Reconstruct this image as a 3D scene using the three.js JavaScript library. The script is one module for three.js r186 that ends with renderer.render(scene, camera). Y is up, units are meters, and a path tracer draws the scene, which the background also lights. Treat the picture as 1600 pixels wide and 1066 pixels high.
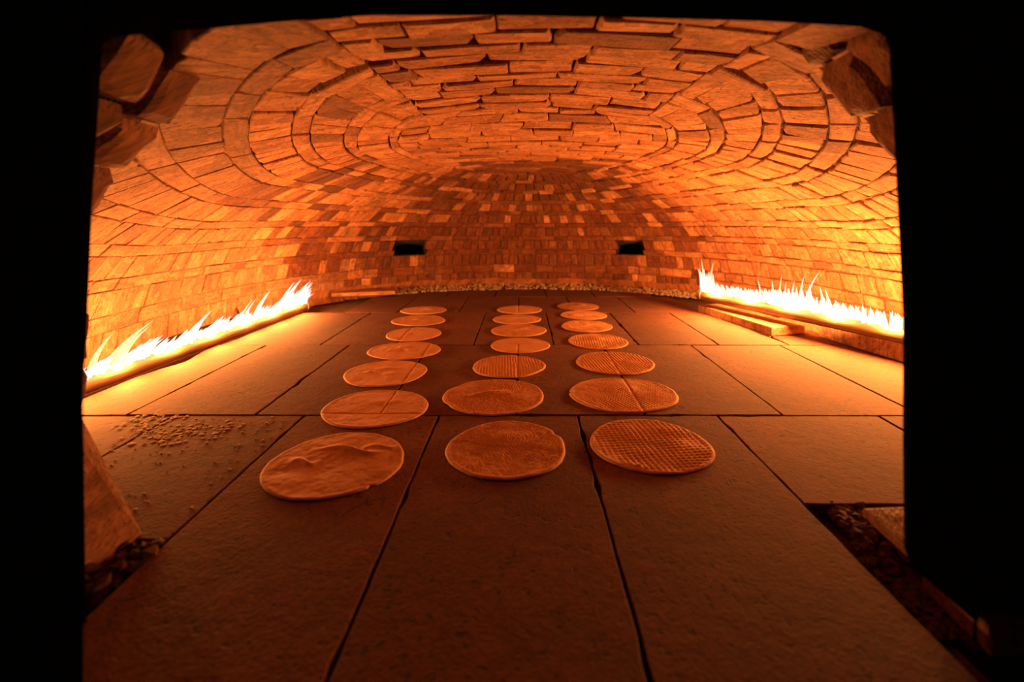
import * as THREE from 'three';
import { mergeGeometries } from 'three/addons/utils/BufferGeometryUtils.js';
import { ConvexGeometry } from 'three/addons/geometries/ConvexGeometry.js';
import { RoundedBoxGeometry } from 'three/addons/geometries/RoundedBoxGeometry.js';

// ------------------------------------------------------------------ camera, light level
const scene = new THREE.Scene();
const EYE = 0.6;
const camera = new THREE.PerspectiveCamera(68.7, 1600 / 1066, 0.05, 60);
camera.position.set(0, EYE, 0);
camera.lookAt(0, EYE, -1);
camera.setViewOffset(1600, 1066, -15, 193, 1600, 1066);     // rising-front lens: verticals stay vertical
camera.focus = 1.75; camera.userData.fStop = 1.8;
scene.background = new THREE.Color(0.012, 0.008, 0.005);  // the unlit bakery outside the oven
const renderer = new THREE.WebGLRenderer({ antialias: true });
renderer.toneMapping = THREE.LinearToneMapping;
renderer.toneMappingExposure = 0.98;
renderer.shadowMap.enabled = true;
const FLAME_LIGHT = new THREE.Color().setRGB(1.0, 0.305, 0.055);
const RIGHT_POWER = 3.3, LEFT_POWER = 1.7;                // candela per flame light

// ------------------------------------------------------------------ helpers
let seed = 20417;
const rnd = () => { seed |= 0; seed = seed + 0x6D2B79F5 | 0; let t = Math.imul(seed ^ seed >>> 15, 1 | seed); t = t + Math.imul(t ^ t >>> 7, 61 | t) ^ t; return ((t ^ t >>> 14) >>> 0) / 4294967296; };
const rr = (a, b) => a + (b - a) * rnd();
const lerp = (a, b, t) => a + (b - a) * t, clamp = (x, a, b) => Math.min(b, Math.max(a, x));
const sstep = (a, b, x) => { const t = clamp((x - a) / (b - a), 0, 1); return t * t * (3 - 2 * t); };
const V = (x, y, z) => new THREE.Vector3(x, y, z);
const hash3 = (x, y, z) => { let h = Math.imul(x, 374761393) + Math.imul(y, 668265263) + Math.imul(z, 2147483647 ^ 0x5bd1e995); h = Math.imul(h ^ h >>> 13, 1274126177); return ((h ^ h >>> 16) >>> 0) / 4294967296; };
function noise3(x, y, z) {
  const xi = Math.floor(x), yi = Math.floor(y), zi = Math.floor(z), s = (t) => t * t * (3 - 2 * t);
  const u = s(x - xi), v = s(y - yi), w = s(z - zi);
  const c = (i, j, k) => hash3(xi + i, yi + j, zi + k);
  return lerp(lerp(lerp(c(0, 0, 0), c(1, 0, 0), u), lerp(c(0, 1, 0), c(1, 1, 0), u), v), lerp(lerp(c(0, 0, 1), c(1, 0, 1), u), lerp(c(0, 1, 1), c(1, 1, 1), u), v), w);
}
// tileable value noise on a square of N cells
function tileNoise(cells, s) { return (u, v) => { const x = u * cells, y = v * cells, xi = Math.floor(x), yi = Math.floor(y), q = (t) => t * t * (3 - 2 * t), fx = q(x - xi), fy = q(y - yi), m = (a) => ((a % cells) + cells) % cells; const c = (i, j) => hash3(m(xi + i), m(yi + j), s); return lerp(lerp(c(0, 0), c(1, 0), fx), lerp(c(0, 1), c(1, 1), fx), fy); }; }
function texture(size, srgb, fn) {
  const d = new Uint8Array(size * size * 4);
  for (let j = 0; j < size; j++) for (let i = 0; i < size; i++) { const c = fn(i / size, j / size), o = (j * size + i) * 4; for (let k = 0; k < 3; k++) d[o + k] = clamp(Math.round((Array.isArray(c) ? c[k] : c) * 255), 0, 255); d[o + 3] = 255; }
  const t = new THREE.DataTexture(d, size, size); t.wrapS = t.wrapT = THREE.RepeatWrapping; t.magFilter = THREE.LinearFilter; t.minFilter = THREE.LinearMipmapLinearFilter; t.generateMipmaps = true;
  if (srgb) t.colorSpace = THREE.SRGBColorSpace;
  t.needsUpdate = true; return t;
}
const used = new Map();
function numbered(name) { const n = used.get(name) ?? 0; used.set(name, n + 1); return n ? `${name}_${String(n).padStart(3, '0')}` : name; }
function shadows(o) { o.castShadow = o.receiveShadow = true; return o; }
function mesh(name, g, m, parent) { const o = shadows(new THREE.Mesh(g, m)); o.name = numbered(name); parent.add(o); return o; }
function group(name, parent = scene) { const o = new THREE.Group(); o.name = numbered(name); parent.add(o); return o; }
function tag(o, label, category, grp, kind) { if (label) o.userData.label = label; if (category) o.userData.category = category; if (grp) o.userData.group = grp; if (kind) o.userData.kind = kind; return o; }
function structure(name, label, category) { return tag(group(name), label, category, null, 'structure'); }
function fromTriangles(pos, uv) {
  const g = new THREE.BufferGeometry();
  g.setAttribute('position', new THREE.Float32BufferAttribute(pos, 3)); g.setAttribute('uv', new THREE.Float32BufferAttribute(uv, 2));
  g.computeVertexNormals(); return g;
}

// ------------------------------------------------------------------ materials
const n8 = tileNoise(8, 11), n24 = tileNoise(24, 12), n64 = tileNoise(64, 13), n160 = tileNoise(160, 14), n256 = tileNoise(256, 15), n5 = tileNoise(5, 16), n110 = tileNoise(110, 17);
// fired brick, one metre per repeat: cloudy tone, drag streaks, dark pits and pale grains
const brickMap = texture(1024, true, (u, v) => {
  const cloud = 0.5 * n24(u, v) + 0.3 * n8(u, v) + 0.2 * n64(u, v), streak = tileNoise(64, 21)(u * 0.25 + 0.1, v) * 0.5 + 0.5 * tileNoise(128, 22)(u * 0.125, v);
  let t = 0.7 + 0.30 * (cloud - 0.5) + 0.30 * (streak - 0.5) + 0.16 * (n256(u, v) - 0.5);
  const pit = n110(u, v) * 0.6 + n256(u, v) * 0.4; if (pit > 0.76) t -= 0.25; if (pit < 0.2) t += 0.12;
  const patch = n8(u, v) * 0.5 + n24(u, v) * 0.3 + n64(u, v) * 0.2; const k = sstep(0.56, 0.63, patch); t *= 1 - 0.22 * k;
  return [t + 0.05, t - 0.02 * k, t - 0.06 + 0.02 * cloud];
});
const brickBump = texture(1024, false, (u, v) => { const pit = n110(u, v) * 0.6 + n256(u, v) * 0.4; return 0.5 + 0.3 * (n64(u, v) - 0.5) + 0.2 * (n160(u, v) - 0.5) + 0.25 * (n256(u, v) - 0.5) + 0.12 * (n24(u, v) - 0.5) - (pit > 0.72 ? 0.35 : 0); });
// hearth slab: dense clay with sand grains, scattered pits and scorch
const ARCS = Array.from({ length: 9 }, () => [rr(0.1, 0.9), rr(0.1, 0.9), rr(0.03, 0.09), rr(0, 6.3), rr(0.5, 1.4)]);
const slabMap = texture(1024, true, (u, v) => {
  const cloud = 0.45 * n5(u, v) + 0.3 * n24(u, v) + 0.25 * n64(u, v);
  let t = 0.66 + 0.3 * (cloud - 0.5) + 0.1 * (n256(u, v) - 0.5) + 0.1 * (n160(u, v) - 0.5);
  const speck = n110(u, v) * 0.55 + n256(u, v) * 0.45, dense = n8(u, v) * 0.6 + n24(u, v) * 0.4; if (speck > 0.80 - 0.10 * sstep(0.5, 0.75, dense)) t *= 0.55;
  for (const [ax, ay, r, a0, sp] of ARCS) { const dx = u - ax, dy = v - ay, q = Math.abs(Math.hypot(dx, dy) - r); if (q < 0.0022) { const an = ((Math.atan2(dy, dx) - a0 + 12.6) % 6.2832); if (an < sp && n160(u, v) > 0.3) t *= 0.55; } }   // scraper scratches
  return [t, t, t];
});
const slabBump = texture(1024, false, (u, v) => { const p = n110(u, v) * 0.55 + n256(u, v) * 0.45; return 0.5 + 0.3 * (n24(u, v) - 0.5) + 0.25 * (n64(u, v) - 0.5) + 0.3 * (n256(u, v) - 0.5) - (p > 0.76 ? 0.4 : 0); });
const stoneMap = texture(512, true, (u, v) => { const c = 0.4 * n5(u, v) + 0.35 * n24(u, v) + 0.25 * n64(u, v); const t = 0.62 + 0.5 * (c - 0.5) + 0.12 * (n160(u, v) - 0.5); return [t, t, t]; });
const doughMap = texture(1024, true, (u, v) => { const c = 0.4 * n24(u, v) + 0.35 * n64(u, v) + 0.25 * n8(u, v); let t = 0.80 + 0.14 * (c - 0.5) + 0.05 * (n256(u, v) - 0.5); const f = n110(u, v) * 0.6 + n256(u, v) * 0.4; if (f > 0.80) t -= 0.10; return [t, t - 0.01, t - 0.03]; });
const doughBump = texture(512, false, (u, v) => 0.5 + 0.4 * (n64(u, v) - 0.5) + 0.4 * (n160(u, v) - 0.5));
const std = (r, g, b, o = {}) => { const m = new THREE.MeshStandardMaterial({ roughness: 0.92, ...o }); m.color.setRGB(r, g, b); return m; };
const brickMat = (r, g, b, rough = 0.9) => std(r, g, b, { map: brickMap, bumpMap: brickBump, bumpScale: 0.0035, roughness: rough });
const CLEAN = [[0.672, 0.360, 0.192], [0.624, 0.318, 0.162], [0.708, 0.408, 0.228], [0.564, 0.276, 0.138], [0.648, 0.348, 0.180], [0.516, 0.252, 0.126]].map((c) => brickMat(...c));
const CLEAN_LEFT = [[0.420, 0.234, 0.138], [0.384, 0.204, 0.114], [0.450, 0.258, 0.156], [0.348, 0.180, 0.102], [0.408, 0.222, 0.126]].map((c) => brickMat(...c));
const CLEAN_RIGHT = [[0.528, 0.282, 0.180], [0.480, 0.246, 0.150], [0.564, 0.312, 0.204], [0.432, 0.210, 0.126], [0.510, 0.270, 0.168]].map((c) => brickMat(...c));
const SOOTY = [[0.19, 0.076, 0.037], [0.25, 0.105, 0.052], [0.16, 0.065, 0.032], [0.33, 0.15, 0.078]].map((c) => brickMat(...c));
const RED_DIMMED = [[0.235, 0.078, 0.033], [0.20, 0.064, 0.027], [0.28, 0.10, 0.045]].map((c) => brickMat(...c));  // red brick, with part of the back wall dimness put into its colour
const mortarMat = std(0.24, 0.11, 0.06, { map: brickMap, bumpMap: brickBump, bumpScale: 0.004, roughness: 1 });
const mortarPale = std(0.37, 0.19, 0.11, { map: brickMap, bumpMap: brickBump, bumpScale: 0.004, roughness: 1 });
const bandMat = std(0.42, 0.20, 0.10, { map: brickMap, bumpMap: brickBump, bumpScale: 0.004, roughness: 1 });
const SLABS = [[0.245, 0.076, 0.032], [0.22, 0.067, 0.028], [0.27, 0.087, 0.038], [0.235, 0.072, 0.030]].map((c) => std(...c, { map: slabMap, bumpMap: slabBump, bumpScale: 0.0009, roughness: 0.88 }));
const bedMat = std(0.22, 0.10, 0.055, { map: slabMap, bumpMap: slabBump, bumpScale: 0.004 });
const stoneMats = [[0.42, 0.19, 0.10], [0.34, 0.15, 0.08], [0.48, 0.22, 0.12]].map((c) => std(...c, { map: stoneMap, bumpMap: brickBump, bumpScale: 0.006 }));
const frameMat = std(0.08, 0.07, 0.05, { map: stoneMap, bumpMap: brickBump, bumpScale: 0.004, roughness: 0.95 });
const doughMat = std(0.80, 0.46, 0.24, { map: doughMap, bumpMap: doughBump, bumpScale: 0.0006, roughness: 0.8 });
const pipeMat = std(0.38, 0.24, 0.16, { map: stoneMap, bumpMap: brickBump, bumpScale: 0.0008, roughness: 0.5, metalness: 0.35 });
const holeMat = std(0.03, 0.02, 0.015, { roughness: 1 });
const crumbMats = [std(0.9, 0.72, 0.52, { map: stoneMap }), std(0.6, 0.4, 0.27, { map: stoneMap })];
const flameCore = new THREE.MeshStandardMaterial({ color: 0x000000, roughness: 1 }); flameCore.emissive.setRGB(1.35, 1.15, 1.0);
const flameTip = new THREE.MeshStandardMaterial({ color: 0x000000, roughness: 1 }); flameTip.emissive.setRGB(1.3, 0.95, 0.45);

// ------------------------------------------------------------------ the vault: nested U-shaped rings of brick round a crown of straight courses
const CX = 0.05, DC = 2.4, XR0 = 0.48, XL0 = -0.37;
const T = { // by ring number, from the floor up: half width, height at the sides, back depth, height at the back, front depth, height at the front
  X: [1.86, 1.84, 1.79, 1.71, 1.59, 1.43, 1.23, 1.02, 0.86, 0.68], ys: [0, .19, .34, .47, .58, .69, .785, .86, .905, .935],
  B: [4.37, 4.36, 4.34, 4.31, 4.27, 4.22, 4.15, 4.05, 3.92, 3.75], yb: [0, .19, .325, .44, .55, .65, .735, .815, .88, .93],
  F: [-1.0, -.7, -.4, -.05, .35, .75, 1.05, 1.29, 1.65, 1.92], yf: [0, .35, .58, .74, .85, .92, .95, .97, .98, .985],
};
function tab(a, t) { // smooth interpolation
  const i = clamp(Math.floor(t), 0, a.length - 2), f = t - i, p0 = a[Math.max(0, i - 1)], p1 = a[i], p2 = a[i + 1], p3 = a[Math.min(a.length - 1, i + 2)];
  return p1 + 0.5 * f * (p2 - p0 + f * (2 * p0 - 5 * p1 + 4 * p2 - p3 + f * (3 * (p1 - p2) + p3 - p0)));
}
// a = -90 (front right) .. 0 (right) .. 90 (back) .. 180 (left) .. 270 (front left), degrees
function ring(t, a) {
  const X = tab(T.X, t) - 0.05, r = a * Math.PI / 180, c = Math.cos(r), s = Math.sin(r);
  let x, d, y;
  if (s >= 0) {
    const e = 2 / 2.35; x = CX + Math.sign(c) * X * Math.abs(c) ** e; d = DC + (tab(T.B, t) - DC) * Math.abs(s) ** e;
    y = lerp(tab(T.ys, t), tab(T.yb, t), s * s);
  } else {
    const e = 2 / 1.5, F = tab(T.F, t); d = DC - (DC - F) * Math.abs(s) ** e;
    x = c >= 0 ? XR0 + (CX + X - XR0) * c ** e : XL0 + (CX - X - XL0) * (-c) ** e;
    y = lerp(tab(T.ys, t), tab(T.yf, t), s * s);
  }
  return V(x, y, -d);
}
const INSIDE = V(0, 0.45, -2.4);
function ringNormal(t, a) { const e = 1e-2, p = ring(t, a), u = ring(Math.min(9, t + e), a).sub(ring(Math.max(0, t - e), a)), w = ring(t, a + 0.5).sub(ring(t, a - 0.5)); const n = u.cross(w).normalize(); return n.dot(INSIDE.clone().sub(p)) < 0 ? n.negate() : n; }
const smp = (t) => { const N = 240, pts = [], len = [0]; for (let i = 0; i <= N; i++) { pts.push(ring(t, -90 + 360 * i / N)); if (i) len.push(len[i - 1] + pts[i].distanceTo(pts[i - 1])); } return { N, pts, len, total: len[N] }; };
const angleAt = (s, l) => { let i = 1; while (i < s.N && s.len[i] < l) i++; const f = (l - s.len[i - 1]) / (s.len[i] - s.len[i - 1] || 1); return -90 + 360 * (i - 1 + f) / s.N; };

// one brick: a quad on the vault (corners in order, facing inwards with normal n), recessed joints, worn edges
function brickGeometry(q, n, o) {
  const { gap = 0.004, proud = 0, thick = 0.05, chamfer = 0.004, rough = 0.002, chip = 0.15 } = o;
  const c = q.reduce((a, b) => a.clone().add(b), V(0, 0, 0)).multiplyScalar(0.25);
  const ux = q[1].clone().sub(q[0]).normalize(), uy = n.clone().cross(ux).normalize();
  const P = q.map((p) => { const r = p.clone().sub(c); return [r.dot(ux), r.dot(uy), r.dot(n)]; });
  const ring0 = [];
  for (let k = 0; k < 4; k++) {
    const A = P[k], B = P[(k + 1) % 4];
    const chipped = rnd() < chip ? rr(0.15, 0.3) : 0;
    ring0.push([A[0], A[1], A[2], chipped]);
    ring0.push([(A[0] + B[0]) / 2, (A[1] + B[1]) / 2, (A[2] + B[2]) / 2, 0]);
  }
  const w = Math.max(...P.map((p) => Math.abs(p[0]))), h = Math.max(...P.map((p) => Math.abs(p[1])));
  const tx = rr(-1, 1) * rough * 0.8, ty = rr(-1, 1) * rough * 0.8;
  const outer = [], inner = [], back = [];
  const sx = Math.max(0.3, (w - gap / 2) / w), sy = Math.max(0.3, (h - gap / 2) / h);
  for (const [x, y, z, k] of ring0) {
    const jx = rr(-1, 1) * rough, jy = rr(-1, 1) * rough, X = x * sx * (1 - k * 0.5) + jx, Y = y * sy * (1 - k * 0.5) + jy, lift = proud + tx * x / w + ty * y / h;
    const cxy = [Math.max(0, 1 - chamfer / w), Math.max(0, 1 - chamfer / h)];
    outer.push([X, Y, z + lift - chamfer * 0.8]); inner.push([X * cxy[0], Y * cxy[1], z + lift + rr(-0.3, 0.3) * rough]); back.push([X, Y, z - thick]);
  }
  const top = [0, 0, inner.reduce((a, p) => a + p[2], 0) / 8 + rr(-0.4, 0.4) * rough];
  const pos = [], uv = [], ou = rnd(), ov = rnd(), flip = rnd() < 0.5 ? 1 : -1;
  const put = (p) => { const v = c.clone().addScaledVector(ux, p[0]).addScaledVector(uy, p[1]).addScaledVector(n, p[2]); pos.push(v.x, v.y, v.z); const a = o.turn ? p[1] : p[0], b = o.turn ? p[0] : p[1]; uv.push(ou + flip * a + p[2] * 0.3, ov + b + p[2] * 0.3); };
  const area = (i, j) => inner[i][0] * inner[j][1] - inner[j][0] * inner[i][1];
  const ccw = area(0, 2) > 0;
  const tri = (a, b, d) => { put(a); if (ccw) { put(b); put(d); } else { put(d); put(b); } };
  for (let i = 0; i < 8; i++) { const j = (i + 1) % 8; tri(top, inner[i], inner[j]); tri(inner[i], outer[i], outer[j]); tri(inner[i], outer[j], inner[j]); tri(outer[i], back[i], back[j]); tri(outer[i], back[j], outer[j]); }
  return fromTriangles(pos, uv);
}

const walls = {
  right: structure('wall_right', 'right side of the brick oven chamber, bright beside the taller row of flames', 'wall'),
  back: structure('wall_back', 'rounded red brick back wall of the oven, dimness painted in, with two small square openings', 'wall'),
  left: structure('wall_left', 'left side of the brick oven chamber, worn smooth above the leaning flames', 'wall'),
  top: structure('ceiling', 'low brick vault of the oven with nested courses round a flat crown', 'ceiling'),
};
const store = { right: [], back: [], left: [], top: [] };
const VENTS = [[-1.03, -0.80], [0.80, 1.005]];             // x range of the two openings
const D0 = 0.98;                                            // the vault starts behind the front wall
const zone = (t, a) => t >= 6 ? 'top' : a < 42 ? 'right' : a > 138 ? 'left' : 'back';
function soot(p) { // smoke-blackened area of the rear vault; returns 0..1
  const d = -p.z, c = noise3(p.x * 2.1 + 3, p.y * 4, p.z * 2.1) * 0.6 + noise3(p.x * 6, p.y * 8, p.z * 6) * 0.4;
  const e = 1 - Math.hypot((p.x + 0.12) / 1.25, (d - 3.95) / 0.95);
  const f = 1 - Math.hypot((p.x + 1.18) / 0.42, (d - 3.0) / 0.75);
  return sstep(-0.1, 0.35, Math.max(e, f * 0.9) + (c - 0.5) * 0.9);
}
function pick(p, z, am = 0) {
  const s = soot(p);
  const k = 0.85 * sstep(20, 75, am) * sstep(160, 105, am) * (1 - sstep(0.45, 0.8, p.y));  // share of darkened red bricks: painted dimness, strongest low at the back
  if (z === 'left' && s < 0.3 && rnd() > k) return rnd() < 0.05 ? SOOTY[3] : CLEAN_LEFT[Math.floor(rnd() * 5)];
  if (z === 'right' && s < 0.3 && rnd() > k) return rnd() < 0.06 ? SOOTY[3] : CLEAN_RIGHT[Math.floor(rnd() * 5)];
  if (rnd() < k) return rnd() < 0.05 ? SOOTY[3] : rnd() < 0.12 ? SOOTY[1] : RED_DIMMED[Math.floor(rnd() * 3)];
  if (rnd() < s * (p.x < -0.7 ? 0.72 : 0.8)) return rnd() < 0.45 ? RED_DIMMED[Math.floor(rnd() * 3)] : SOOTY[Math.floor(rnd() * 4)];
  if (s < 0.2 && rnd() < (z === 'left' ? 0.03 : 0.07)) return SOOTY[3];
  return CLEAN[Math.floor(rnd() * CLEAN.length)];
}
function addRow(t0, t1, wide) {
  const tm = (t0 + t1) / 2, s = smp(tm); let l = 0; const cuts = [0];
  while (l < s.total - 0.03) {
    const a = angleAt(s, l), p = ring(tm, a), back = a > 35 && a < 145;
    let w = wide ? (back ? rr(0.052, 0.088) : rr(0.062, 0.135)) : (back ? rr(0.085, 0.19) : rr(0.11, 0.24));
    l = Math.min(s.total, l + w); if (s.total - l < 0.04) l = s.total;
    cuts.push(l);
  }
  const angles = cuts.map((c) => angleAt(s, c));
  const inVent = tm > 1.6 && tm < 2.65;
  if (inVent) { // snap the joints to the two openings
    const backAngles = []; for (const v of VENTS) for (const x of v) { let lo = 20, hi = 160; for (let i = 0; i < 40; i++) { const m = (lo + hi) / 2; if (ring(tm, m).x > x) lo = m; else hi = m; } backAngles.push(lo); }
    for (const b of backAngles) { let k = 0; angles.forEach((a, i) => { if (Math.abs(a - b) < Math.abs(angles[k] - b)) k = i; }); angles[k] = b; }
  }
  for (let i = 0; i + 1 < angles.length; i++) {
    const a0 = angles[i], a1 = angles[i + 1], am = (a0 + a1) / 2, p = ring(tm, am);
    if (-p.z < (Math.abs(p.x - CX) < 0.66 ? 0.84 : D0) || a1 - a0 < 0.15) continue;
    if (inVent && VENTS.some(([x0, x1]) => p.x > x0 && p.x < x1 && -p.z > DC)) continue;
    const z = zone(tm, am), n = ringNormal(tm, am);
    const calm = z === 'left' ? 0.45 : z === 'top' && am > 120 && am < 240 ? 0.7 : z === 'back' ? 0.6 : 1;
    const q = [ring(t0, a0), ring(t0, a1), ring(t1, a1), ring(t1, a0)];
    const size = q[0].distanceTo(q[1]) * q[0].distanceTo(q[3]);
    const g = brickGeometry(q, n, { gap: (wide ? 0.0055 : 0.005) * calm + rr(0, 0.003) * calm, proud: rr(-0.006, 0.006) * calm, rough: 0.0028 * calm, chamfer: 0.0035 * calm + 0.0015, chip: 0.22 * calm, turn: wide });
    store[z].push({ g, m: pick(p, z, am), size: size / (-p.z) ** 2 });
  }
}
for (let k = 0; k < 9; k++) { const f = k < 6 ? 0.66 : 0.68; addRow(k, k + f, true); addRow(k + f, k + 1, false); }
// the crown: straight courses across the oven, meeting the rings along two mitres
function crownEnd(d, right) {
  if (d < T.F[9]) { let lo = 0, hi = 9; for (let i = 0; i < 40; i++) { const m = (lo + hi) / 2; if (tab(T.F, m) < d) lo = m; else hi = m; } return [right ? XR0 : XL0, tab(T.yf, lo)]; }
  let lo = right ? -90 : 270, hi = 90; for (let i = 0; i < 40; i++) { const m = (lo + hi) / 2; if (-ring(9, m).z < d) lo = m; else hi = m; }
  const p = ring(9, lo); return [p.x, p.y];
}
const crown = (d, x) => { const [xr, yr] = crownEnd(d, true), [xl, yl] = crownEnd(d, false), m = (xr + xl) / 2, h = Math.max(0.02, (xr - xl) / 2), u = clamp((x - m) / h, -1, 1); return V(x, lerp(yl, yr, (u + 1) / 2) + 0.03 * (1 - u * u) * Math.min(1, h / 0.4), -d); };
{
  let d = 0.84;
  while (d < 3.72) {
    const w = Math.min(rr(0.07, 0.12), 3.745 - d), d1 = d + w, dm = d + w / 2;
    const L0 = crownEnd(d, false)[0], L1 = crownEnd(d1, false)[0], R0 = crownEnd(d, true)[0], R1 = crownEnd(d1, true)[0];
    let u = 0; const skip = rr(0.3, 1); let first = true;
    while (u < 0.999) {
      const W = Math.max(0.05, (R0 + R1 - L0 - L1) / 2); let du = rr(0.14, 0.27) / W * (first ? skip : 1); first = false;
      let u1 = Math.min(1, u + du); if (1 - u1 < 0.06 / W) u1 = 1;
      const at = (dd, L, R, uu) => crown(dd, lerp(L, R, uu));
      const q = [at(d, L0, R0, u), at(d, L0, R0, u1), at(d1, L1, R1, u1), at(d1, L1, R1, u)];
      const p = at(dm, (L0 + L1) / 2, (R0 + R1) / 2, (u + u1) / 2);
      const n = q[1].clone().sub(q[0]).cross(q[3].clone().sub(q[0])).normalize(); if (n.y > 0) n.negate();
      const g = brickGeometry(q, n, { gap: rr(0.002, 0.006), proud: rr(-0.005, 0.005), rough: 0.003, chamfer: 0.005, chip: 0.28 });
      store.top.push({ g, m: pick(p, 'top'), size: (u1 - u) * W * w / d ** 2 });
      u = u1;
    }
    d = d1;
  }
}
// all bricks that show largest are parts of their own, the rest of each wall one part
for (const [z, list] of Object.entries(store)) {
  list.sort((a, b) => b.size - a.size);
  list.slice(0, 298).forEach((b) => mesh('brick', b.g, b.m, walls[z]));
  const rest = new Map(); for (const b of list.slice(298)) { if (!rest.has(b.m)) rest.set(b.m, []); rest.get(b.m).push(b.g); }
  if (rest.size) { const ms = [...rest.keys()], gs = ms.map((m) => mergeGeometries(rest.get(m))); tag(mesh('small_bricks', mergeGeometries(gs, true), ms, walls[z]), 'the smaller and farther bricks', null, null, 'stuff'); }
}
// mortar behind the bricks
const MORTAR = { right: [], back: [], left: [], top: [] };
function quadTo(list, a, b, c, d, k = 1) { for (const p of [a, b, c, a, c, d]) { list.push([p.x, p.y, p.z]); } }
for (let i = 0; i < 54; i++) for (let j = 0; j < 180; j++) {
  const t0 = i / 6, t1 = (i + 1) / 6, a0 = -90 + 2 * j, a1 = a0 + 2, tm = (t0 + t1) / 2, am = a0 + 1, p = ring(tm, am);
  if (-p.z < D0 - 0.05) continue;
  if (tm > 1.65 && tm < 2.66 && VENTS.some(([x0, x1]) => p.x > x0 - 0.03 && p.x < x1 + 0.03 && -p.z > DC)) continue;
  const z = zone(tm, am), off = z === 'left' ? -0.005 : z === 'back' ? -0.008 : -0.013;
  const P = (t, a) => ring(t, a).addScaledVector(ringNormal(t, a), off);
  quadTo(MORTAR[z], P(t0, a0), P(t0, a1), P(t1, a1), P(t1, a0));
}
for (let i = 0; i < 46; i++) { const d0 = D0 + (3.75 - D0) * i / 46, d1 = D0 + (3.75 - D0) * (i + 1) / 46; for (let j = 0; j < 8; j++) { const at = (d, u) => { const l = crownEnd(d, false)[0], r = crownEnd(d, true)[0]; const p = crown(d, lerp(l, r, u)); p.y += 0.018; return p; }; quadTo(MORTAR.top, at(d0, j / 8), at(d0, (j + 1) / 8), at(d1, (j + 1) / 8), at(d1, j / 8)); } }
for (const [z, pts] of Object.entries(MORTAR)) { const uv = pts.flatMap((p) => [p[0] + p[1] * 0.3, p[2] + p[1]]); mesh('mortar', fromTriangles(pts.flat(), uv), z === 'left' ? mortarPale : mortarMat, walls[z]); }
// the two openings: short dark flues behind the back wall
for (const [x0, x1] of VENTS) {
  const a = (x) => { let lo = 20, hi = 160; for (let i = 0; i < 40; i++) { const m = (lo + hi) / 2; if (ring(2.1, m).x > x) lo = m; else hi = m; } return lo; };
  const A0 = a(x0), A1 = a(x1), out = 0.5, gs = [];
  const c = [ring(1.68, A0), ring(1.68, A1), ring(2.64, A1), ring(2.64, A0)], mid = c.reduce((s, p) => s.clone().add(p), V(0, 0, 0)).multiplyScalar(0.25);
  const dir = V(mid.x * 0.35, -0.15, -1).normalize(), far = c.map((p) => p.clone().addScaledVector(dir, out)), list = [];
  const near = c.map((p) => p.clone().addScaledVector(dir, 0.002));
  for (let k = 0; k < 4; k++) quadTo(list, near[k], near[(k + 1) % 4], far[(k + 1) % 4], far[k]);
  quadTo(list, far[0], far[1], far[2], far[3]);
  tag(mesh('flue', fromTriangles(list.flat(), list.flatMap((p) => [p[0] + p[1], p[2] + p[1]])), holeMat, walls.back), 'small square opening', null);
}
// a rendered band of ash and clay along the foot of the walls
{
  const pts = [], A = [[0.0, 0.012, 0.05], [0.35, 0.02, 0.022], [0.75, 0.01, 0.0]];
  for (let j = 0; j < 110; j++) { const a0 = 14 + j * 152 / 110, a1 = a0 + 152 / 110; const P = (a, k) => { const t = k === 0 ? 0.0 : k === 1 ? 0.16 : 0.42 + 0.07 * (noise3(a * 0.3, 1, 2) - 0.5) + 0.05 * (noise3(a * 1.3, 5, 2) - 0.5), o = k === 0 ? 0.075 + 0.03 * (noise3(a * 0.5, 3, 1) - 0.5) : k === 1 ? 0.032 + 0.012 * (noise3(a * 0.9, 4, 1) - 0.5) : 0.006; const n = ringNormal(Math.max(0.02, t), a); n.y = 0; n.normalize(); const p = ring(t, a).addScaledVector(n, o); if (k === 0) p.y = -0.02; return p; };
    for (let k = 0; k < 2; k++) quadTo(pts, P(a0, k), P(a1, k), P(a1, k + 1), P(a0, k + 1)); }
  const g = fromTriangles(pts.flat(), pts.flatMap((p) => [p[0], p[1] + p[2]]));
  tag(mesh('clay_band', g, bandMat, walls.back), 'smeared clay band along the foot of the wall', null);
}

// ------------------------------------------------------------------ the hearth floor
const floor = structure('floor', 'oven floor of large rectangular stone slabs with narrow dark joints', 'floor');
function slabShape(c, notch) { // corners (x, d) in order; wavering worn outline
  const s = new THREE.Shape(), pts = [];
  for (let k = 0; k < 4; k++) { const A = c[k], B = c[(k + 1) % 4], L = Math.hypot(B[0] - A[0], B[1] - A[1]), n = Math.max(2, Math.round(L / 0.045)), nx = -(B[1] - A[1]) / L, ny = (B[0] - A[0]) / L;
    for (let i = 0; i < n; i++) { const f = i / n; let o = i === 0 ? 0.002 : rr(-0.0012, 0.0014) + (rnd() < 0.06 ? 0.005 : 0); if (notch && notch.side === k) o += notch.depth * Math.max(0, 1 - Math.abs(f - notch.at) / notch.width) * rr(0.8, 1.1); pts.push([lerp(A[0], B[0], f) + nx * o, lerp(A[1], B[1], f) + ny * o]); } }
  pts.forEach((p, i) => i ? s.lineTo(p[0], p[1]) : s.moveTo(p[0], p[1])); return s;
}
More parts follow.
